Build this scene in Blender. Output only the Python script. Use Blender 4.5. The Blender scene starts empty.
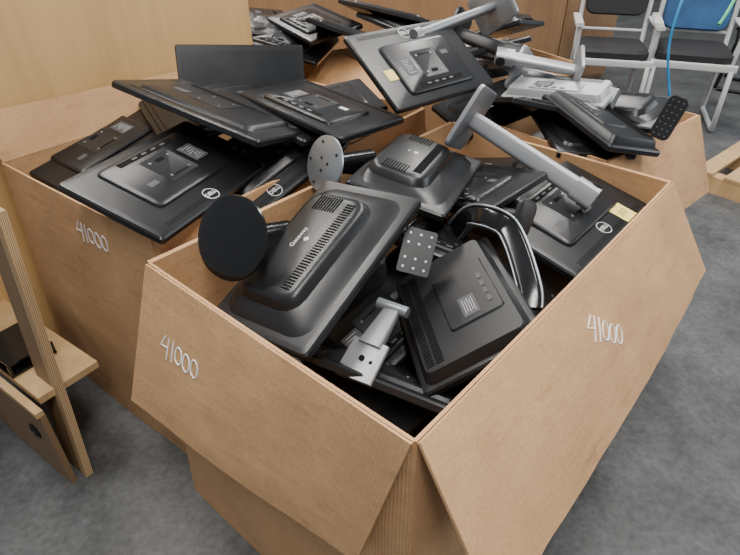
import bpy, math, random
from mathutils import Vector, Matrix, Euler, noise
from mathutils.bvhtree import BVHTree
V=Vector
random.seed(7)
COL=bpy.context.scene.collection
# ---------------- materials ----------------
def newmat(name):
    m=bpy.data.materials.new(name);m.use_nodes=True
    return m,m.node_tree.nodes,m.node_tree.links,m.node_tree.nodes['Principled BSDF']
def plastic(name,col,rough=.45,metal=0,bump=.15,scale=900,var=.25,spec=.5):
    m,n,l,b=newmat(name)
    tc=n.new('ShaderNodeTexCoord')
    nz=n.new('ShaderNodeTexNoise');nz.inputs['Scale'].default_value=6;nz.inputs['Detail'].default_value=6
    l.new(tc.outputs['Object'],nz.inputs['Vector'])
    r=n.new('ShaderNodeValToRGB')
    r.color_ramp.elements[0].position=.3;r.color_ramp.elements[1].position=.7
    r.color_ramp.elements[0].color=[x*(1-var) for x in col]+[1]
    r.color_ramp.elements[1].color=[x*(1+var) for x in col]+[1]
    l.new(nz.outputs['Fac'],r.inputs['Fac']);l.new(r.outputs['Color'],b.inputs['Base Color'])
    mr=n.new('ShaderNodeMapRange');mr.inputs['To Min'].default_value=max(rough-.07,.02);mr.inputs['To Max'].default_value=rough+.09
    l.new(nz.outputs['Fac'],mr.inputs['Value']);l.new(mr.outputs['Result'],b.inputs['Roughness'])
    b.inputs['Metallic'].default_value=metal
    b.inputs['Specular IOR Level'].default_value=spec
    n2=n.new('ShaderNodeTexNoise');n2.inputs['Scale'].default_value=scale;l.new(tc.outputs['Object'],n2.inputs['Vector'])
    bp=n.new('ShaderNodeBump');bp.inputs['Strength'].default_value=bump;bp.inputs['Distance'].default_value=.001
    l.new(n2.outputs['Fac'],bp.inputs['Height']);l.new(bp.outputs['Normal'],b.inputs['Normal'])
    return m
BLK=plastic('black_plastic',(.0085,.009,.0105),.31,spec=.45)
BLK2=plastic('charcoal_plastic',(.014,.015,.017),.38,spec=.45)
GLS=plastic('gloss_black_plastic',(.006,.006,.007),.16,bump=.03)
SLOT=plastic('slot_black',(.002,.002,.002),.8,var=.1,spec=.2)
SCR=plastic('lcd_screen',(.010,.011,.013),.25,bump=.02)
SIL=plastic('silver_plastic',(.30,.31,.325),.36,metal=.45,bump=.08,var=.08)
SILL=plastic('pale_silver_plastic',(.34,.35,.36),.4,metal=.3,bump=.08,var=.06)
STL=plastic('steel_plate',(.36,.39,.42),.32,metal=.75,bump=.1,var=.1)
GRY=plastic('light_grey_frame',(.55,.56,.56),.45,var=.05)
CUSH=plastic('black_cushion',(.012,.012,.014),.7,bump=.6,scale=300)
BLU=plastic('blue_mesh_fabric',(.03,.10,.24),.8,bump=.6,scale=400)
STRAP=plastic('blue_strap',(.02,.25,.55),.6)
GSTRAP=plastic('green_strap',(.1,.5,.25),.6)
WHT=plastic('white_marking',(.9,.9,.9),.6,var=.03)
LOGO=plastic('logo_white',(.6,.6,.6),.5,var=.03)
LBL=plastic('label_grey',(.07,.07,.075),.6,var=.3)
NOTE=plastic('yellow_note',(.88,.72,.20),.7,var=.04)
def cardboard(name,base,stripe=1.0):
    m,n,l,b=newmat(name)
    tc=n.new('ShaderNodeTexCoord')
    nz=n.new('ShaderNodeTexNoise');nz.inputs['Scale'].default_value=3;nz.inputs['Detail'].default_value=8;nz.inputs['Roughness'].default_value=.65
    l.new(tc.outputs['Object'],nz.inputs['Vector'])
    r=n.new('ShaderNodeValToRGB');r.color_ramp.elements[0].position=.3;r.color_ramp.elements[1].position=.72
    r.color_ramp.elements[0].color=[x*y for x,y in zip(base,(.82,.80,.78))]+[1];r.color_ramp.elements[1].color=[min(1,x*1.12) for x in base]+[1]
    l.new(nz.outputs['Fac'],r.inputs['Fac'])
    fn=n.new('ShaderNodeTexNoise');fn.inputs['Scale'].default_value=160;fn.inputs['Detail'].default_value=4
    l.new(tc.outputs['Object'],fn.inputs['Vector'])
    mx=n.new('ShaderNodeMixRGB');mx.blend_type='MULTIPLY';mx.inputs['Fac'].default_value=.35
    l.new(r.outputs['Color'],mx.inputs['Color1']);l.new(fn.outputs['Fac'],mx.inputs['Color2'])
    mp=n.new('ShaderNodeMapping');mp.inputs['Scale'].default_value=(1,1,6);mp.inputs['Rotation'].default_value=(.3,.5,.2)
    l.new(tc.outputs['Object'],mp.inputs['Vector'])
    sn=n.new('ShaderNodeTexNoise');sn.inputs['Scale'].default_value=5;sn.inputs['Detail'].default_value=10;sn.inputs['Roughness'].default_value=.75
    l.new(mp.outputs['Vector'],sn.inputs['Vector'])
    sr=n.new('ShaderNodeValToRGB');sr.color_ramp.elements[0].position=.56;sr.color_ramp.elements[1].position=.72
    sr.color_ramp.elements[0].color=(1,1,1,1);sr.color_ramp.elements[1].color=(.74,.70,.66,1)
    l.new(sn.outputs['Fac'],sr.inputs['Fac'])
    m2=n.new('ShaderNodeMixRGB');m2.blend_type='MULTIPLY';m2.inputs['Fac'].default_value=1
    l.new(mx.outputs['Color'],m2.inputs['Color1']);l.new(sr.outputs['Color'],m2.inputs['Color2'])
    l.new(m2.outputs['Color'],b.inputs['Base Color'])
    b.inputs['Roughness'].default_value=.8;b.inputs['Specular IOR Level'].default_value=.25
    uv=n.new('ShaderNodeUVMap')
    w=n.new('ShaderNodeTexWave');w.inputs['Scale'].default_value=38;w.inputs['Distortion'].default_value=.6
    l.new(uv.outputs['UV'],w.inputs['Vector'])
    ad=n.new('ShaderNodeMath');ad.operation='MULTIPLY_ADD';ad.inputs[1].default_value=.12*stripe
    l.new(w.outputs['Fac'],ad.inputs[0]);l.new(nz.outputs['Fac'],ad.inputs[2])
    a2=n.new('ShaderNodeMath');a2.operation='MULTIPLY_ADD';a2.inputs[1].default_value=.6
    l.new(sn.outputs['Fac'],a2.inputs[0]);l.new(ad.outputs[0],a2.inputs[2])
    bp=n.new('ShaderNodeBump');bp.inputs['Strength'].default_value=.5;bp.inputs['Distance'].default_value=.009
    l.new(a2.outputs[0],bp.inputs['Height']);l.new(bp.outputs['Normal'],b.inputs['Normal'])
    return m
CARD=cardboard('cardboard',(.67,.40,.205))
CARDIN=cardboard('cardboard_inside',(.55,.33,.17))
def wood(name,base,dark,scale=1.6,axis=(1,1,.12)):
    m,n,l,b=newmat(name)
    tc=n.new('ShaderNodeTexCoord');mp=n.new('ShaderNodeMapping');mp.inputs['Scale'].default_value=axis
    l.new(tc.outputs['Object'],mp.inputs['Vector'])
    nz=n.new('ShaderNodeTexNoise');nz.inputs['Scale'].default_value=scale*8;nz.inputs['Detail'].default_value=10;nz.inputs['Roughness'].default_value=.7
    l.new(mp.outputs['Vector'],nz.inputs['Vector'])
    r=n.new('ShaderNodeValToRGB');r.color_ramp.elements[0].position=.32;r.color_ramp.elements[1].position=.68
    r.color_ramp.elements[0].color=list(dark)+[1];r.color_ramp.elements[1].color=list(base)+[1]
    l.new(nz.outputs['Fac'],r.inputs['Fac']);l.new(r.outputs['Color'],b.inputs['Base Color'])
    b.inputs['Roughness'].default_value=.5
    return m
MAPLE=wood('maple_veneer',(.68,.43,.18),(.54,.33,.135),1.2,(1,1,.08))
BROWN=wood('brown_veneer',(.34,.20,.10),(.25,.14,.07))
PLYF=wood('plywood_face',(.26,.16,.085),(.19,.115,.06))
PINE=wood('pine',(.58,.39,.2),(.42,.27,.12))
def plyedge():
    m,n,l,b=newmat('plywood_edge')
    tc=n.new('ShaderNodeTexCoord')
    w=n.new('ShaderNodeTexWave');w.bands_direction='X';w.inputs['Scale'].default_value=50;w.inputs['Distortion'].default_value=1.5
    l.new(tc.outputs['UV'],w.inputs['Vector'])
    r=n.new('ShaderNodeValToRGB');r.color_ramp.elements[0].color=(.22,.13,.06,1);r.color_ramp.elements[1].color=(.6,.42,.23,1)
    l.new(w.outputs['Fac'],r.inputs['Fac']);l.new(r.outputs['Color'],b.inputs['Base Color']);b.inputs['Roughness'].default_value=.7
    return m
PLYE=plyedge()
def concrete():
    m,n,l,b=newmat('concrete')
    tc=n.new('ShaderNodeTexCoord')
    nz=n.new('ShaderNodeTexNoise');nz.inputs['Scale'].default_value=2.3;nz.inputs['Detail'].default_value=13;nz.inputs['Roughness'].default_value=.78
    n2=n.new('ShaderNodeTexNoise');n2.inputs['Scale'].default_value=45;n2.inputs['Detail'].default_value=8
    l.new(tc.outputs['Object'],nz.inputs['Vector']);l.new(tc.outputs['Object'],n2.inputs['Vector'])
    r=n.new('ShaderNodeValToRGB');r.color_ramp.elements[0].position=.36;r.color_ramp.elements[1].position=.64
    r.color_ramp.elements[0].color=(.042,.044,.046,1);r.color_ramp.elements[1].color=(.125,.129,.132,1)
    l.new(nz.outputs['Fac'],r.inputs['Fac'])
    mx=n.new('ShaderNodeMixRGB');mx.blend_type='OVERLAY';mx.inputs['Fac'].default_value=.6
    l.new(r.outputs['Color'],mx.inputs['Color1']);l.new(n2.outputs['Fac'],mx.inputs['Color2'])
    l.new(mx.outputs['Color'],b.inputs['Base Color'])
    mr=n.new('ShaderNodeMapRange');mr.inputs['To Min'].default_value=.35;mr.inputs['To Max'].default_value=.65
    l.new(nz.outputs['Fac'],mr.inputs['Value']);l.new(mr.outputs['Result'],b.inputs['Roughness'])
    bp=n.new('ShaderNodeBump');bp.inputs['Strength'].default_value=.12;bp.inputs['Distance'].default_value=.01
    l.new(n2.outputs['Fac'],bp.inputs['Height']);l.new(bp.outputs['Normal'],b.inputs['Normal'])
    return m
CONC=concrete()
# ---------------- mesh helpers ----------------
def empty(name,mw=None):
    o=bpy.data.objects.new(name,None);o.empty_display_size=.05;COL.objects.link(o)
    if mw is not None:o.matrix_world=mw
    return o
def addobj(name,me,mat,parent=None,smooth=True):
    if mat and not me.materials:me.materials.append(mat)
    if smooth:
        for p in me.polygons:p.use_smooth=True
        me.set_sharp_from_angle(angle=math.radians(32))
    o=bpy.data.objects.new(name,me);COL.objects.link(o)
    if parent:o.parent=parent
    return o
def rrect(w,h,r,cx=0,cy=0,n=4):
    r=min(r,w/2-1e-4,h/2-1e-4);out=[]
    for (sx,sy,a0) in ((1,-1,-90),(1,1,0),(-1,1,90),(-1,-1,180)):
        for i in range(n+1):
            a=math.radians(a0+90*i/n)
            out.append((cx+sx*(w/2-r)+r*math.cos(a),cy+sy*(h/2-r)+r*math.sin(a)))
    return out
def loft_data(rings,cap0=True,cap1=True):
    vs=[];fs=[];n=len(rings[0])
    for R in rings:vs+= [tuple(p) for p in R]
    for k in range(len(rings)-1):
        for i in range(n):
            j=(i+1)%n;fs.append((k*n+i,k*n+j,(k+1)*n+j,(k+1)*n+i))
    if cap0:fs.append(tuple(reversed(range(n))))
    if cap1:fs.append(tuple((len(rings)-1)*n+i for i in range(n)))
    return vs,fs
def mesh(name,vs,fs):
    me=bpy.data.meshes.new(name);me.from_pydata([tuple(v) for v in vs],[],fs);me.update();return me
def loft(name,specs,mat,parent,cap0=True,cap1=True):
    rings=[[(x,y,z) for x,y in rrect(w,h,r,cx,cy)] for (w,h,r,z,cx,cy) in specs]
    return addobj(name,mesh(name,*loft_data(rings,cap0,cap1)),mat,parent)
def multi(name,parts,mat,parent=None,smooth=True):
    vs=[];fs=[]
    for v,f in parts:
        o=len(vs);vs+=list(v);fs+=[tuple(i+o for i in q) for q in f]
    return addobj(name,mesh(name,vs,fs),mat,parent,smooth)
def boxp(cx,cy,cz,sx,sy,sz,rot=None):
    v=[V((x*sx/2,y*sy/2,z*sz/2)) for x in(-1,1) for y in(-1,1) for z in(-1,1)]
    if rot:v=[rot@q for q in v]
    v=[tuple(q+V((cx,cy,cz))) for q in v]
    f=[(0,1,3,2),(4,6,7,5),(0,4,5,1),(2,3,7,6),(0,2,6,4),(1,5,7,3)]
    return v,f
def cyl(p0,p1,r0,r1=None,n=24):
    r1=r0 if r1 is None else r1
    p0,p1=V(p0),V(p1);d=(p1-p0).normalized();a=d.orthogonal().normalized();b=d.cross(a)
    R=[[tuple(p+a*r*math.cos(t*2*math.pi/n)+b*r*math.sin(t*2*math.pi/n)) for t in range(n)] for p,r in((p0,r0),(p1,r1))]
    return loft_data(R)
def disc_rings(c0,nrm,prof,n=40):
    c0=V(c0);d=V(nrm).normalized();a=d.orthogonal().normalized();b=d.cross(a)
    return loft_data([[tuple(c0+d*z+a*r*math.cos(t*2*math.pi/n)+b*r*math.sin(t*2*math.pi/n)) for t in range(n)] for r,z in prof])
def beam(p0,p1,side,w0,t0,w1=None,t1=None,r=.008,steps=1,bow=0):
    w1=w1 or w0;t1=t1 or t0
    p0,p1=V(p0),V(p1);d=(p1-p0).normalized();sd=V(side);sd=(sd-d*sd.dot(d)).normalized();up=d.cross(sd)
    rings=[]
    for k in range(steps+1):
        f=k/steps;c=p0.lerp(p1,f)+up*bow*math.sin(math.pi*f)
        w=w0+(w1-w0)*f;t=t0+(t1-t0)*f
        rings.append([tuple(c+sd*x+up*y) for x,y in rrect(w,t,r)])
    return loft_data(rings)
def tube(name,pts,r,mat,parent,poly=False):
    cu=bpy.data.curves.new(name,'CURVE');cu.dimensions='3D';cu.bevel_depth=r;cu.bevel_resolution=3
    def add(pp):
        sp=cu.splines.new('POLY' if poly else 'NURBS');sp.points.add(len(pp)-1)
        for q,x in zip(sp.points,pp):q.co=(*x,1)
        if not poly:sp.order_u=min(4,len(pp));sp.use_endpoint_u=True
    if isinstance(pts[0][0],(tuple,list,Vector)):
        for pp in pts:add(pp)
    else:add(pts)
    cu.materials.append(mat)
    o=bpy.data.objects.new(name,cu);COL.objects.link(o);o.parent=parent;return o
def text(name,body,size,loc,rotz,mat,parent):
    cu=bpy.data.curves.new(name,'FONT');cu.body=body;cu.size=size;cu.align_x='CENTER';cu.align_y='CENTER';cu.extrude=.0003
    cu.materials.append(mat)
    o=bpy.data.objects.new(name,cu);COL.objects.link(o);o.parent=parent;o.location=loc;o.rotation_euler=(0,0,rotz);return o
def logo(parent,x,y,z,rot=0,s=1.15):
    n=32;R=[]
    for k,(rr,zz) in enumerate(((1,0),(1,.0006),(.9,.0006),(.9,0))):
        R.append([(x+.021*s*rr*math.cos(t*2*math.pi/n),y+.021*s*rr*math.sin(t*2*math.pi/n),z+zz) for t in range(n)])
    addobj('badge_ring',mesh('badge_ring',*loft_data(R,False,False)),LOGO,parent)
    t=text('badge_text','DELL',.0165*s,(x,y,z+.0004),rot,LOGO,parent);t.data.offset=.0004
# ---------------- monitor builder ----------------
def pose(loc,eul):
    return Matrix.Translation(V(loc))@Euler([math.radians(a) for a in eul]).to_matrix().to_4x4()
def monitor(mw,w=.5,h=.31,style='slim',mat=None,badge=None,name='computer_monitor',root=None,**k):
    mat=mat or BLK
    root=root or empty(name,mw)
    loft('casing',[(w-.006,h-.006,.008,-.013,0,0),(w,h,.01,-.010,0,0),(w,h,.011,.004,0,0),(w-.008,h-.008,.012,.009,0,0),(w-.03,h-.03,.014,.0105,0,0)],mat,root)
    loft('screen',[(w-.03,h-.036,.003,-.0137,0,.003),(w-.03,h-.036,.003,-.0128,0,.003)],SCR,root)
    if style=='slim':
        cy=-.02
        loft('back_cover',[(w*.66,h*.66,.02,.009,0,cy),(w*.64,h*.64,.02,.018,0,cy),(w*.61,h*.60,.018,.022,0,cy)],mat,root)
        loft('mount_recess',[(.118,.118,.006,.0219,0,cy),(.118,.118,.006,.0227,0,cy),(.11,.11,.005,.0227,0,cy),(.108,.108,.005,.0223,0,cy)],BLK2,root)
        multi('mount_latch',[boxp(0,cy-.035,.0232,.03,.012,.002),boxp(0,cy+.04,.0228,.06,.004,.0012)],SLOT,root)
        multi('mount_screws',[cyl((x,y+cy,.022),(x,y+cy,.024),.004) for x in(-.0375,.0375) for y in(-.0375,.0375)],STL,root)
        multi('rating_label',[boxp(-w*.2,cy+.0,.0223,.055,.075,.0008)],LBL,root)
        multi('label_print',[boxp(-w*.2-.003*(i%3),cy+.028-i*.009,.0229,.036-.006*(i%3),.0012,.0004) for i in range(7)],LOGO,root)
        multi('service_label',[boxp(w*.2,cy+.03,.0224,.035,.018,.0006)],LOGO if k.get('ports') else LBL,root)
        multi('port_bay',[boxp(0,cy-h*.25,.0223,w*.42,.018,.001)],SLOT,root)
        multi('ports',[boxp(-w*.13+i*.038,cy-h*.25,.0229,.018,.007,.002) for i in range(4)],STL if k.get('ports') else LBL,root)
        multi('back_vents',[boxp(-w*.42+i*.008,h*.42,.0104,.0025,.018,.0012) for i in range(int(w*.84/.008))],SLOT,root)
    elif style=='plain':
        loft('back_cover',[(w*.8,h*.76,.03,.009,0,0),(w*.76,h*.72,.03,.019,0,0),(w*.70,h*.66,.03,.022,0,0)],mat,root)
        loft('mount_recess',[(.12,.12,.006,.0218,0,0),(.12,.12,.006,.023,0,0)],BLK2,root)
        multi('mount_screws',[cyl((x,y,.0225),(x,y,.0245),.004) for x in(-.0375,.0375) for y in(-.0375,.0375)],STL,root)
        multi('lower_groove',[boxp(0,-h*.43,.0108,w*.8,.004,.001)]+[boxp(-w*.3+i*.008,h*.26,.0222,.003,.016,.0012) for i in range(int(w*.6/.008))],SLOT,root)
        multi('rating_label',[boxp(-w*.22,-.02,.0223,.05,.03,.0008)],LBL,root)
    elif style=='hump':
        cy=k.get('cy',-.02)
        loft('back_cover',[(w*.90,h*.86,.05,.009,0,0),(w*.84,h*.80,.05,.018,0,cy*.3),(w*.72,h*.64,.05,.026,0,cy),(w*.68,h*.58,.045,.044,0,cy),(w*.65,h*.54,.04,.050,0,cy),(w*.60,h*.48,.035,.053,0,cy)],mat,root)
        multi('back_vents',[boxp(-w*.28+i*.0085,cy+h*.17,.0533,.0035,.026,.0022) for i in range(int(w*.57/.0085))]
              +[boxp(sx*w*.26,cy-h*.16+i*.0085,.0533,.05,.0035,.0022) for sx in k.get('sv',(-1,)) for i in range(int(h*.26/.0085))],SLOT,root)
        text('brand_text',k.get('txt','Gateway'),.019,(-.01,cy-.02,.0535),k.get('trot',math.pi),LOGO,root)
        multi('brand_mark',[boxp(-.01,cy+.005,.0535,.012,.012,.0008,Matrix.Rotation(.7,3,'Z'))],LOGO,root)
        multi('port_bay',[boxp(0,-h*.40,.020,w*.3,.02,.004)],SLOT,root)
    elif style=='rib':
        loft('back_cover',[(w*.94,h*.90,.02,.009,0,0),(w*.90,h*.84,.02,.030,0,0),(w*.88,h*.80,.018,.036,0,0)],mat,root)
        n=int(w*.80/.0075)
        multi('back_vents',[boxp(-w*.40+i*.0075,h*.27+j*.024,.0362,.0036,.02,.002) for i in range(n) for j in range(2)],SLOT,root)
        loft('mount_panel',[(w*.5,h*.46,.01,.0355,0,-h*.12),(w*.48,h*.44,.01,.041,0,-h*.12)],mat,root)
        multi('rating_label',[boxp(-.05,-h*.1,.0413,.07,.04,.0008)],LBL,root)
        multi('label_print',[boxp(-.05,-h*.1+.012-i*.006,.0419,.05-.01*(i%2),.001,.0004) for i in range(5)],LOGO,root)
        multi('ports',[boxp(-.06+i*.03,-h*.27,.0415,.02,.009,.002) for i in range(4)],LBL,root)
    if badge:logo(root,badge[0],badge[1],badge[2],badge[3] if len(badge)>3 else 0)
    return root
def world_child(o,root):
    o.parent=root;o.matrix_parent_inverse=root.matrix_world.inverted()
def M(loc,eul,*a,**k):
    r=monitor(pose([x/100 for x in loc],eul),*a,**k);bpy.context.view_layer.update();return r
# ---------------- floor / room ----------------
def slab(name,x0,y0,x1,y1,z0,z1,mat,parent=None):
    return multi(name,[boxp((x0+x1)/2,(y0+y1)/2,(z0+z1)/2,x1-x0,y1-y0,z1-z0)],mat,parent,False)
slab('floor',-5,-4,9,12,-.1,0,CONC)
WALL=plastic('painted_wall',(.5,.5,.48),.8,var=.04,scale=100)
slab('wall_back',-5,12,9,12.15,0,4.2,WALL)
# ---------------- cardboard boxes ----------------
def panel(name,A,B,C,D,mat,parent,bulge=0,th=.007,nx=44,ny=24,wav=0,dent=.0035):
    A,B,C,D=map(V,(A,B,C,D));nrm=(B-A).cross(D-A).normalized()
    vs=[];fs=[];uv=[]
    for side in(0,1):
        for j in range(ny+1):
            for i in range(nx+1):
                s,t=i/nx,j/ny
                q=A.lerp(B,s).lerp(D.lerp(C,s),t)
                e=min(1,8*s,8*(1-s),8*t)
                dn_=dent*e*(noise.noise(q*5)+.5*noise.noise(q*13))
                p=q+nrm*(dn_+bulge*math.sin(math.pi*s)*math.sin(math.pi*min(1,t*.9+.05))+wav*t*math.sin(s*7+A.x*9)+(th/2 if side==0 else -th/2))
                vs.append(p);uv.append((s*(B-A).length,t*(D-A).length))
    n=(nx+1)*(ny+1);W=nx+1
    for j in range(ny):
        for i in range(nx):
            a=j*W+i;fs.append((a,a+1,a+W+1,a+W));fs.append((n+a,n+a+W,n+a+W+1,n+a+1))
    for i in range(nx):
        fs.append((i,n+i,n+i+1,i+1));a=ny*W+i;fs.append((a,a+1,n+a+1,n+a))
    for j in range(ny):
        a=j*W;fs.append((a,a+W,n+a+W,n+a));a=j*W+nx;fs.append((a,n+a,n+a+W,a+W))
    me=mesh(name,vs,fs)
    ul=me.uv_layers.new(name='UVMap')
    for lp in me.loops:ul.data[lp.index].uv=uv[lp.vertex_index]
    return addobj(name,me,mat,parent)
def scribble(parent,target,O,ex,ey,size,out,name='marker_writing',r=.0018):
    O=V(O);ex=V(ex).normalized();ey=V(ey);ey=(ey-ex*ey.dot(ex)).normalized();out=V(out).normalized()
    bv=BVHTree.FromPolygons([q.co for q in target.data.vertices],[tuple(p_.vertices) for p_ in target.data.polygons])
    st=[[(.33,1.02),(.24,.86),(.12,.64),(.0,.46),(.2,.47),(.36,.49),(.52,.5)],[(.56,1.0),(.53,.75),(.5,.5),(.48,.2),(.46,-.05)],[(.86,1.0),(.84,.7),(.83,.4),(.82,.0)]]
    for k,(cx,cy) in enumerate(((1.27,.48),(1.82,.44),(2.38,.47))):
        st.append([(cx+.23*math.cos(a*math.pi/8+1.3),cy+.38*math.sin(a*math.pi/8+1.3)+.03*math.sin(a)) for a in range(17)])
    res=[]
    for s_ in st:
        pp=[]
        for x,y in s_:
            p=O+ex*x*size+ey*y*size
            h,nn,_,_=bv.ray_cast(p+out*.15,-out,.4)
            pp.append((h if h else p)+out*.0004)
        res.append(pp)
    tube(name,res,r,WHT,parent,poly=True)
def gaylord(N,u,v,lu,lv,z,bul=.012,z0=.0,flare=.0):
    root=empty('cardboard_box')
    N=V((N[0],N[1],0));u=V((u[0],u[1],0)).normalized();v=V((v[0],v[1],0)).normalized()
    Z=V((0,0,1));L=N+u*lu;R=N+v*lv;B=L+v*lv
    def up(p,zz=z):return p+Z*zz
    f=flare
    bot={'L':L+(u-v)*f,'N':N-(u+v)*f,'R':R+(v-u)*f,'B':B+(u+v)*f}
    for nm,a,b,ka,kb in(('side_a',L,N,'L','N'),('side_b',N,R,'N','R'),('side_c',R,B,'R','B'),('side_d',B,L,'B','L')):
        o=panel(nm,up(a),up(b),up(bot[kb],z0),up(bot[ka],z0),CARD,root,-bul)
        if nm=='side_a':root['k']=o.name
    panel('box_floor',up(N,z0+.01),up(R,z0+.01),up(B,z0+.01),up(L,z0+.01),CARDIN,root,0,dent=0)
    return root,N,u,v,L,R,B,up
# --- front box
b1,N,u,v,L,R,B,up=gaylord((.074,.602),(-.753,.657),(.655,.755),.808,1.30,.90,flare=.035)
Ld=V((-.630,1.022,.54));Nd=V((-.03,.60,.52))
fa=panel('flap_a',up(L)-v*.008,up(N)-v*.008,Nd,Ld,CARD,b1,-.008,wav=.005,dent=.004)
Re=V((1.095,1.505,.625));Ne=V((.225,.44,.61))
fb=panel('flap_b',up(N)-u*.008,up(R)-u*.008,Re,Ne,CARD,b1,-.012,wav=.006,dent=.005)
panel('flap_d',up(B)+u*.008,up(L)+u*.008,up(L,.62)+u*.03,up(B,.62)+u*.03,CARD,b1,0,dent=0)
panel('flap_c',up(R)+v*.008,up(B)+v*.008,up(B,.64)+v*.02,up(R,.64)+v*.03,CARD,b1,0,dent=0)
def onq(A,B_,C,D,s,t):
    A,B_,C,D=map(V,(A,B_,C,D));return A.lerp(B_,s).lerp(D.lerp(C,s),t)
A_,B_,C_,D_=up(L)-v*.008,up(N)-v*.008,Nd,Ld
o0=onq(A_,B_,C_,D_,.13,.50);e1=onq(A_,B_,C_,D_,.37,.50)
scribble(b1,fa,o0,e1-o0,V((0,0,1)),.056,-v)
A2,B2,C2,D2=up(N)-u*.008,up(R)-u*.008,Re,Ne
o0=onq(A2,B2,C2,D2,.41,.33)
al=(B2-A2).normalized();dn=(D2.lerp(C2,.4)-A2.lerp(B2,.4)).normalized()
scribble(b1,fb,o0,al*.80+dn*.60,al*.60-dn*.80,.058,-u+V((0,0,.6)))
# --- left box
b2,N2,u2,v2,L2,R2,B2_,up2=gaylord((-.565,1.245),(-.8,.6),(.6,.8),.81,1.30,.90,.02,flare=.03)
panel('flap_d',up2(L2,1.05)+u2*.06,up2(B2_,1.0)+u2*.06,up2(B2_)+u2*.0,up2(L2),CARD,b2,.0)
panel('flap_c',up2(R2)+v2*.008,up2(B2_)+v2*.008,up2(B2_,.66)+v2*.08,up2(R2,.66)+v2*.08,CARD,b2,0,dent=0)
panel('flap_b',up2(N2)-u2*.009,up2(R2)-u2*.009,up2(R2,.6)-u2*.03,up2(N2,.6)-u2*.02,CARD,b2,0,dent=0)
o0=N2+u2*.385+V((0,0,.775))
scribble(b2,bpy.data.objects[b2['k']],o0,-u2,V((0,0,1)),.062,-v2)
# --- back centre box
b3,N3,u3,v3,L3,R3,B3,up3=gaylord((.2,2.42),(-.47,.88),(.88,.47),.83,.95,.93)
panel('flap_b',up3(N3)-u3*.006,up3(R3)-u3*.006,up3(R3,.66)-u3*.06,up3(N3,.66)-u3*.06,CARD,b3,-.01)
panel('flap_a',up3(L3)-v3*.006,up3(N3)-v3*.006,up3(N3,.80)-v3*.17,up3(L3,.80)-v3*.17,CARD,b3,-.01)
# --- back left box
b5,N5,u5,v5,L5,R5,B5,up5=gaylord((-.70,2.99),(-.47,.88),(.88,.47),.80,.46,.93)
# --- back right box
b4,N4,u4,v4,L4,R4,B4,up4=gaylord((.80,1.77),(-.66,.75),(.75,.66),.56,.70,.89)
panel('flap_b',up4(N4)-u4*.006,up4(R4)-u4*.006,up4(R4,.60)-u4*.14,up4(N4,.60)-u4*.14,CARD,b4,-.01)
panel('flap_a',up4(L4)-v4*.003,up4(N4)-v4*.003,up4(N4,.66)-v4*.01,up4(L4,.66)-v4*.01,CARD,b4,0,dent=0)
# ---------------- monitors ----------------
g=M((-13,117,89),(7,20,-124),.51,.32,style='hump',cy=-.025)
st=multi('stand_base',[disc_rings((-.325,1.125,.975),(.42,.74,-.50),[(.088,-.004),(.100,0),(.102,.004),(.098,.009),(.06,.016),(.034,.024),(.03,.05)]),
   beam((-.312,1.15,.958),(-.225,1.26,.885),(0,0,1),.06,.05,.11,.05,r=.02,steps=3,bow=.004)],GLS);world_child(st,g)
hp=M((22,109,79),(-30,1,98),.42,.30,style='rib',mat=BLK)
cpts=[(.25,1.411,.83),(.275,1.37,.895),(.298,1.321,.925),(.33,1.29,.93),(.358,1.262,.92),(.374,1.19,.895),(.385,1.09,.85),(.380,1.05,.825)]
def ribbon(pts,wd,th,side=None,view=None,off=0):
    pts=[V(q) for q in pts];rings=[]
    for i,q in enumerate(pts):
        d=(pts[min(i+1,len(pts)-1)]-pts[max(i-1,0)]).normalized()
        sd=V(side) if side else d.cross(V(view));sd=(sd-d*sd.dot(d)).normalized();n_=d.cross(sd)
        rings.append([tuple(q+sd*(x+off)+n_*y) for x,y in rrect(wd,th,th*.4)])
    return loft_data(rings)
def smoothpts(pts,n=6):
    pts=[V(q) for q in pts];out=[]
    for i in range(len(pts)-1):
        p0=pts[max(i-1,0)];p1=pts[i];p2=pts[i+1];p3=pts[min(i+2,len(pts)-1)]
        for k in range(n):
            t=k/n
            out.append(.5*((2*p1)+(p2-p0)*t+(2*p0-5*p1+4*p2-p3)*t*t+(3*p1-p0-3*p2+p3)*t**3))
    return out+[pts[-1]]
cp=smoothpts(cpts)
pn=(.25,.70,-.66)
o=multi('stand_loop',[ribbon(cp,.052,.022,view=pn)],GLS);world_child(o,hp)
o=multi('stand_trim',[ribbon(cp,.007,.028,view=pn,off=.0275),ribbon(cp,.004,.028,view=pn,off=-.0275)],STL);world_child(o,hp)
dr=M((61,151,83),(-13,3,-132),.50,.31,style='slim',badge=(-.01,.105,.0108,math.pi))
multi('sticky_note',[boxp(-.13,.112,.012,.066,.066,.001)],NOTE,dr)
tube('note_writing',[[(-.148+i*.010,.10,.013),(-.145+i*.010,.113,.013),(-.140+i*.010,.125,.013)] for i in range(4)],.0008,SLOT,dr,poly=True)
em=M((15,159,93),(-10,-2,-113),.44,.30,style='hump',cy=-.03,txt='e',sv=(-1,1))
o=multi('stand_base',[disc_rings((-.134,1.526,.985),(.72,.55,-.35),[(.075,-.003),(.083,0),(.083,.006),(.072,.010)])],STL);world_child(o,em)
n0=V((.72,.55,-.35)).normalized();a0=n0.orthogonal().normalized();c0=n0.cross(a0)
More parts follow.
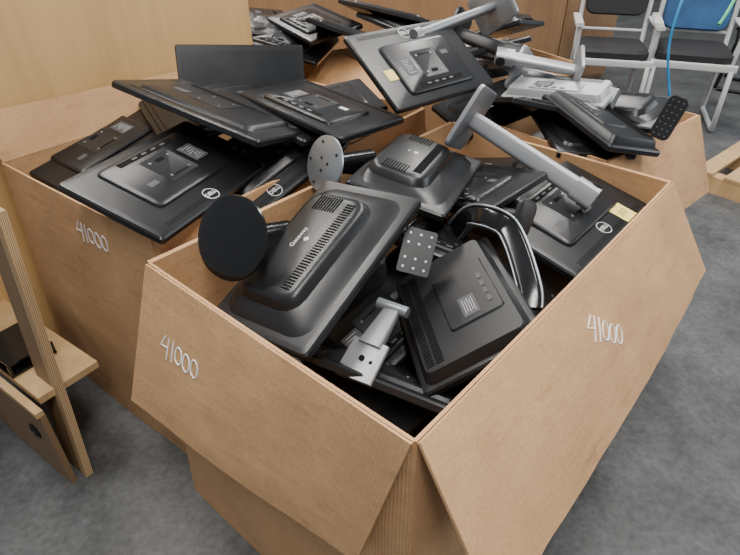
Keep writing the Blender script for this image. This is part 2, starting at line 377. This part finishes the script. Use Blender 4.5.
o=multi('base_feet',[cyl(V((-.134,1.526,.985))-n0*.005+(a0*math.cos(k)+c0*math.sin(k))*rr,V((-.134,1.526,.985))-n0*.002+(a0*math.cos(k)+c0*math.sin(k))*rr,.0045) for rr,k in((.065,.3),(.065,1.6),(.065,2.9),(.065,4.2),(.065,5.4),(.02,0),(.02,2),(.02,4))],BLK2);world_child(o,em)
o=multi('stand_neck',[disc_rings((-.134,1.526,.985),(.72,.55,-.35),[(.07,.010),(.05,.018),(.03,.03)]),beam((-.12,1.54,.978),(.0,1.63,.945),(0,0,1),.05,.04,.08,.05,r=.018,steps=2)],GLS);world_child(o,em)
M((39,173,83),(10,-2,-113),.46,.29,style='plain')
M((46,128,70),(-24,-14,-140),.44,.28,style='plain')
M((22,141,80),(-8,12,-20),.40,.26,style='slim')
M((33,160,88),(14,-16,-60),.38,.25,style='slim')
M((-56,149,97),(-16,0,-113),.52,.33,style='slim',badge=(.02,.135,.0108,math.pi))
M((-96,194,87),(-7,11,-124),.50,.31,style='slim')
M((-33,168,93),(-22,12,-127),.50,.28,style='slim',badge=(.08,.105,.0108,math.pi))
M((-49,176,107),(-14,11,-26),.54,.32,style='plain')
M((-47,212,104),(-112,4,17),.46,.28,style='plain')
M((-17,190,103),(-3,4,-42),.50,.31,style='slim',ports=1)
M((-34,193,101),(-9,10,-31),.50,.31,style='plain')
M((-22,208,97),(4,-6,20),.50,.31,style='plain')
M((-68,208,96),(14,6,-60),.48,.30,style='plain')
db=M((19,209,113),(35,1,43),.52,.33,style='slim',badge=(0,.13,.0108))
multi('sticky_note',[boxp(-.19,-.03,.012,.045,.045,.001)],NOTE,db)
M((-30,318,106),(9,4,-56),.50,.31,style='slim')
M((-58,335,103),(-8,6,-70),.50,.31,style='plain')
M((-44,312,99),(12,10,-20),.48,.30,style='slim')
M((-5,295,104),(-12,16,-10),.50,.31,style='plain')
M((12,312,110),(-20,6,-30),.50,.31,style='plain')
M((20,300,106),(-12,6,-50),.50,.31,style='plain')
M((52,290,100),(8,14,30),.50,.31,style='slim')
M((70,310,104),(-20,10,60),.46,.29,style='hump',txt='e')
M((46,262,104),(-16,-12,10),.44,.28,style='slim')
M((78,205,90),(-2,3,-89),.46,.28,style='plain')
M((82,196,95),(-14,8,-70),.40,.25,style='rib')
M((98,222,92),(12,-8,-50),.44,.27,style='hump',cy=-.02,txt='ViewSonic')
M((48,224,92),(12,-8,30),.40,.25,style='plain')
M((66,212,95),(-18,14,10),.40,.25,style='slim')
s_=M((73,219,99),(8,-5,-36),.40,.18,style='rib',mat=SILL)
M((6,98,66),(-38,4,-25),.44,.27,style='plain')
M((2,118,68),(10,-20,40),.44,.27,style='slim')
# arms
def arm(root,p0,p1,side,w=.062,pl=(.21,.17),mat=SIL):
    p0,p1=V(p0),V(p1);d=(p1-p0).normalized()
    o=multi('stand_column',[beam(p0,p1,side,w,.036,w*.88,.03,r=.014,steps=2),beam(p0-d*.02,p0+d*.05,side,w*1.15,.048,r=.015)],mat);world_child(o,root)
    sd=V(side);sd=(sd-d*sd.dot(d)).normalized();up_=d.cross(sd)
    rings=[[tuple(p1+d*zz+sd*x+up_*y) for x,y in rrect(pl[0]-i,pl[1]-i,.02)] for zz,i in((-.004,.01),(-.001,0),(.010,0),(.013,.008))]
    o=multi('stand_foot',[loft_data(rings)],mat);world_child(o,root)
    dk=multi('stand_hinge',[cyl(p0-sd*.04,p0+sd*.04,.018)],BLK2);world_child(dk,root)
arm(dr,(.650,1.50,.895),(.325,1.75,1.04),(.3,.3,.9))
arm(db,(.14,2.20,1.185),(.50,2.52,1.24),(.6,-.5,.6))
def loose_stand(p0,p1,side,**k):
    r=empty('monitor_stand',Matrix.Translation(V(p0)));bpy.context.view_layer.update();arm(r,p0,p1,side,**k);return r
loose_stand((.514,2.30,1.10),(.80,2.25,1.06),(.1,.9,.3),pl=(.16,.14))
loose_stand((.90,2.10,1.0),(.62,2.36,1.02),(.4,.4,.8),pl=(.18,.15))
loose_stand((.60,2.42,1.08),(.38,2.62,1.12),(.4,.4,.8),pl=(.18,.15),mat=BLK2)
loose_stand((.30,1.50,.86),(.42,1.36,.90),(.4,.4,.8),w=.04,pl=(.10,.08),mat=BLK2)
# grey stand bracket in front box
r=empty('monitor_stand',Matrix.Translation(V((-.04,.93,.74))));bpy.context.view_layer.update()
o=multi('bracket',[beam((-.04,.905,.735),(.005,.985,.775),(.8,-.45,.1),.10,.014,.095,.014,r=.006,steps=2),
  beam((.0,.975,.772),(.06,1.07,.815),(.8,-.45,.1),.06,.03,.04,.022,r=.008,steps=2)],SIL);world_child(o,r)
o=multi('hinge',[cyl((.02,1.085,.815),(.09,1.045,.815),.014)],STL);world_child(o,r)
o=multi('slots',[cyl((-.02,.945,.7625),(-.018,.943,.7665),.007),cyl((.0,.93,.7615),(.002,.928,.7655),.004)],SLOT);world_child(o,r)
# vesa mounting plate
r=empty('mounting_plate',pose((.122,1.23,.87),(48,12,-8)));bpy.context.view_layer.update()
loft('plate',[(.085,.12,.006,0,0,0),(.085,.12,.006,.004,0,0)],BLK2,r)
multi('holes',[cyl((x,y,.0035),(x,y,.0055),.003,n=14) for x in(-.028,0,.028) for y in(-.045,-.02,.02,.045)],STL,r)
r=empty('mounting_plate',pose((1.05,1.93,.98),(70,8,-50)));bpy.context.view_layer.update()
loft('plate',[(.07,.15,.02,0,0,0),(.07,.15,.02,.006,0,0)],BLK,r)
multi('holes',[cyl((x,y,.0055),(x,y,.0068),.003,n=10) for x in(-.02,0,.02) for y in(-.06,-.04,-.02,0,.02,.04,.06)],LBL,r)
# piles of buried monitors
def pile(N,u,v,lu,lv,ztop,seed):
    rnd=random.Random(seed);root=empty('computer_monitor_pile')
    yaw=math.degrees(math.atan2(v.y,v.x));z=.035;k=0
    slots=[.5] if lv<.6 else ([.27,.78] if lv<1.1 else [.22,.5,.79])
    while z<ztop:
        for a in slots:
            cc=N+v*(lv*a)+u*(lu*(.5+rnd.uniform(-.04,.04)))
            tl=0 if z<ztop-.12 else 6
            mw=pose((cc.x,cc.y,z),(rnd.uniform(-tl,tl),rnd.uniform(-tl,tl),yaw+90+rnd.uniform(-3,3)+180*(k%2)))
            W=min(.48,lu-.12);Hh=min(.28,lv/len(slots)-.05)
            e=empty('buried_monitor',mw)
            if k<6:monitor(None,W,Hh,style=('slim','plain','rib')[k%3],mat=(BLK,BLK2)[k%2],root=e)
            else:
                for ch in root.children[k%6].children:
                    q=ch.copy();COL.objects.link(q);q.parent=e
            e.parent=root;k+=1
        z+=.062
pile(N,u,v,.808,1.30,.62,1)
pile(N2,u2,v2,.81,1.30,.76,2)
pile(N3,u3,v3,.83,.95,.86,3)
pile(N4,u4,v4,.56,.70,.84,4)
pile(N5,u5,v5,.80,.46,.88,5)
# cables
r=empty('power_cable')
tube('cord',[(-.2,1.2,.80),(-.1,1.28,.86),(.05,1.3,.82),(.12,1.36,.9),(.22,1.45,.93),(.3,1.5,.88)],.004,GLS,r)
tube('cord_2',[(-.75,1.62,.98),(-.6,1.72,1.0),(-.5,1.7,.99),(-.42,1.8,1.0)],.004,GLS,r)
# ---------------- background furniture ----------------
def oriented(name,p,q,depth,z0,z1,mat,parent=None):
    p,q=V((*p,0)),V((*q,0));d=(q-p).normalized();n_=V((-d.y,d.x,0))
    Pn=[p,q,q+n_*depth,p+n_*depth]
    vs=[tuple(a+V((0,0,z))) for z in(z0,z1) for a in Pn]
    fs=[(3,2,1,0),(4,5,6,7),(0,1,5,4),(1,2,6,5),(2,3,7,6),(3,0,4,7)]
    return addobj(name,mesh(name,vs,fs),mat,parent,False)
cb=empty('wooden_cabinet')
oriented('carcass',(-1.43,1.645),(-.556,2.81),.6,.06,1.9,MAPLE,cb)
oriented('plinth',(-1.41,1.68),(-.60,2.79),.5,0,.06,BROWN,cb)
oriented('door_panel',(-1.41,1.635),(-.56,2.768),.018,.10,1.86,MAPLE,cb)
cb2=empty('office_partition')
oriented('panel',(-.9,4.35),(.95,4.1),.06,0,1.7,BROWN,cb2)
oriented('top_rail',(-.9,4.34),(.95,4.09),.08,1.7,1.74,SIL,cb2)
cb3=empty('brown_cabinet')
oriented('carcass',(1.25,5.5),(2.4,5.9),.6,.05,1.8,BROWN,cb3)
oriented('plinth',(1.27,5.54),(2.38,5.92),.5,0,.05,PLYF,cb3)
oriented('door_panel',(1.26,5.48),(1.81,5.67),.018,.08,1.78,BROWN,cb3)
oriented('door_panel_2',(1.825,5.675),(2.39,5.872),.018,.08,1.78,BROWN,cb3)
# left bench with plywood upright
wb=empty('wooden_workbench')
def quadprism(name,pts,off,mat):
    pts=[V(q) for q in pts];off=V(off);vs=pts+[q+off for q in pts]
    me=mesh(name,[tuple(q) for q in vs],[(3,2,1,0),(4,5,6,7),(0,1,5,4),(1,2,6,5),(2,3,7,6),(3,0,4,7)])
    ul=me.uv_layers.new(name='UVMap')
    for lp in me.loops:
        i=lp.vertex_index;ul.data[lp.index].uv=((0 if i<4 else .03)+ .02*(i%4 in(1,2)),(i%4)/4)
    return addobj(name,me,mat,wb,False)
quadprism('upright_face',[(-.988,1.187,0),(-1.06,1.238,0),(-1.07,1.358,.95),(-.998,1.307,.95)],(.0,.02,0),PLYF)
quadprism('upright_edge',[(-.963,1.170,0),(-.988,1.187,0),(-.998,1.307,.95),(-.973,1.29,.95)],(.014,.02,0),PLYE)
oriented('kick_board',(-1.5,1.515),(-.99,1.160),-.018,0,.33,PLYF,wb)
oriented('kick_board_trim',(-1.5,1.512),(-.99,1.157),-.024,.33,.35,PINE,wb)
multi('cable_grommet',[disc_rings((-1.085,1.206,.20),(-.57,-.82,0),[(.028,0),(.030,.006),(.022,.008),(.020,.003)])],BLK,wb)
oriented('shelf',(-1.5,1.525),(-1.01,1.185),.20,.345,.37,PINE,wb)
oriented('bench_top',(-1.62,1.0),(-1.34,1.0),.55,.93,.96,PINE,wb)
oriented('bench_leg',(-1.62,1.0),(-1.56,1.0),.06,0,.93,PINE,wb)
tr=empty('document_tray')
rz=Matrix.Rotation(-.6,3,'Z')
multi('tray',[boxp(-1.17,1.385,.375,.20,.15,.008,rz),boxp(-1.17,1.385,.415,.19,.14,.006,rz)]+[boxp(*(V((-1.17,1.385,.395))+rz@V((sx*.095,sy*.07,0))),.008,.008,.045,rz) for sx in(-1,1) for sy in(-1,1)]+[boxp(-1.17,1.385,.386,.12,.09,.016,rz)],GLS,tr)
# chairs
def chair(x,y,yaw,backmat,seatmat,frame,scale=1.0,bz=.84):
    r=empty('office_chair',Matrix.Translation((x,y,0))@Matrix.Rotation(yaw,4,'Z')@Matrix.Scale(scale,4))
    loft('seat',[(.44,.42,.08,.44,0,0),(.49,.47,.09,.455,0,0),(.49,.47,.09,.49,0,0),(.44,.42,.08,.51,0,0)],seatmat,r)
    loft('seat_pan',[(.46,.44,.06,.41,0,0),(.48,.46,.06,.44,0,0)],frame,r)
    bk=loft('backrest',[(.42,.34,.06,0,0,0),(.44,.36,.07,.012,0,0),(.42,.34,.06,.028,0,0)],backmat,r)
    bk.matrix_local=Matrix.Translation((0,.27,bz))@Matrix.Rotation(math.radians(78),4,'X')
    for sx in(-.24,.24):
        tube('frame_side',[(sx,.26,1.0),(sx,.25,.7),(sx,.22,.44),(sx,-.22,.42),(sx,-.25,.40),(sx,-.27,.02),(sx,-.2,.015),(sx,.25,.015)],.017,frame,r,poly=True)
        multi('armrest',[beam((sx*1.12,.22,.66),(sx*1.12,-.2,.66),(1,0,0),.06,.025,r=.01),beam((sx*1.1,-.15,.66),(sx*1.05,-.12,.43),(1,0,0),.03,.05,r=.01)],frame,r)
        tube('rear_leg',[(sx,.22,.44),(sx,.27,.02)],.017,frame,r,poly=True)
    tube('cross_bar',[(-.24,.25,.56),(.24,.25,.56)],.012,frame,r,poly=True)
    multi('front_rail',[beam((-.27,-.24,.425),(.27,-.24,.425),(0,0,1),.05,.03,r=.01)],frame,r)
    return r
c1=chair(2.62,4.80,-.35,BLU,CUSH,GRY,1.15,bz=.745)
c2=chair(2.02,4.95,-.25,CUSH,CUSH,GRY,1.12)
chair(3.75,5.6,.9,CUSH,CUSH,BLK)
rs=empty('tie_down_strap')
tube('blue_webbing',[(2.3,4.5,1.2),(2.2,4.4,.85),(2.22,4.42,.6),(2.35,4.4,.3),(2.4,4.3,.02)],.010,STRAP,rs)
tube('green_webbing',[(2.9,4.9,1.2),(2.75,4.6,1.0),(2.6,4.5,.8)],.012,GSTRAP,rs)
# pallet
pl=empty('wooden_pallet')
mr=Matrix.Rotation(.72,3,'Z')
pc=V((2.88,3.40,0))
parts=[]
for i in range(6):
    q=pc+mr@V((0,-.45+i*.18,.12));parts.append(boxp(q.x,q.y,q.z,1.1,.11,.018,mr))
for i in(-.5,0,.5):
    q=pc+mr@V((i,0,.055));parts.append(boxp(q.x,q.y,q.z,.09,1.0,.11,mr))
multi('slats',parts,PINE,pl,False)
# ---------------- lights ----------------
w=bpy.data.worlds.new('World');bpy.context.scene.world=w;w.use_nodes=True
w.node_tree.nodes['Background'].inputs['Color'].default_value=(.84,.91,1,1)
w.node_tree.nodes['Background'].inputs['Strength'].default_value=.38
def area(x,y,z,sx,sy,e,col=(1,.96,.90),rot=(0,0,0)):
    l=bpy.data.lights.new('ceiling_or_side_light','AREA');l.shape='RECTANGLE';l.size=sx;l.size_y=sy;l.energy=e;l.color=col
    o=bpy.data.objects.new('ceiling_or_side_light',l);COL.objects.link(o);o.location=(x,y,z);o.rotation_euler=rot
for x,y in((-1.6,2.6),(1.6,2.6),(-1.6,6.5),(1.8,6.5),(0.2,-.5)):
    area(x,y,4.0,.3,2.6,135)
area(6.5,2.5,2.6,2.5,4,130,(.88,.94,1),(0,math.radians(75),0))  # unseen cool side light aimed in from the right, not a ceiling fixture
# ---------------- camera ----------------
cd=bpy.data.cameras.new('camera');cd.sensor_width=36;cd.lens=560/740*36;cd.clip_start=.02
co=bpy.data.objects.new('camera',cd);COL.objects.link(co);co.location=(0,0,1.65);co.rotation_euler=(math.radians(55),0,0)
bpy.context.scene.camera=co
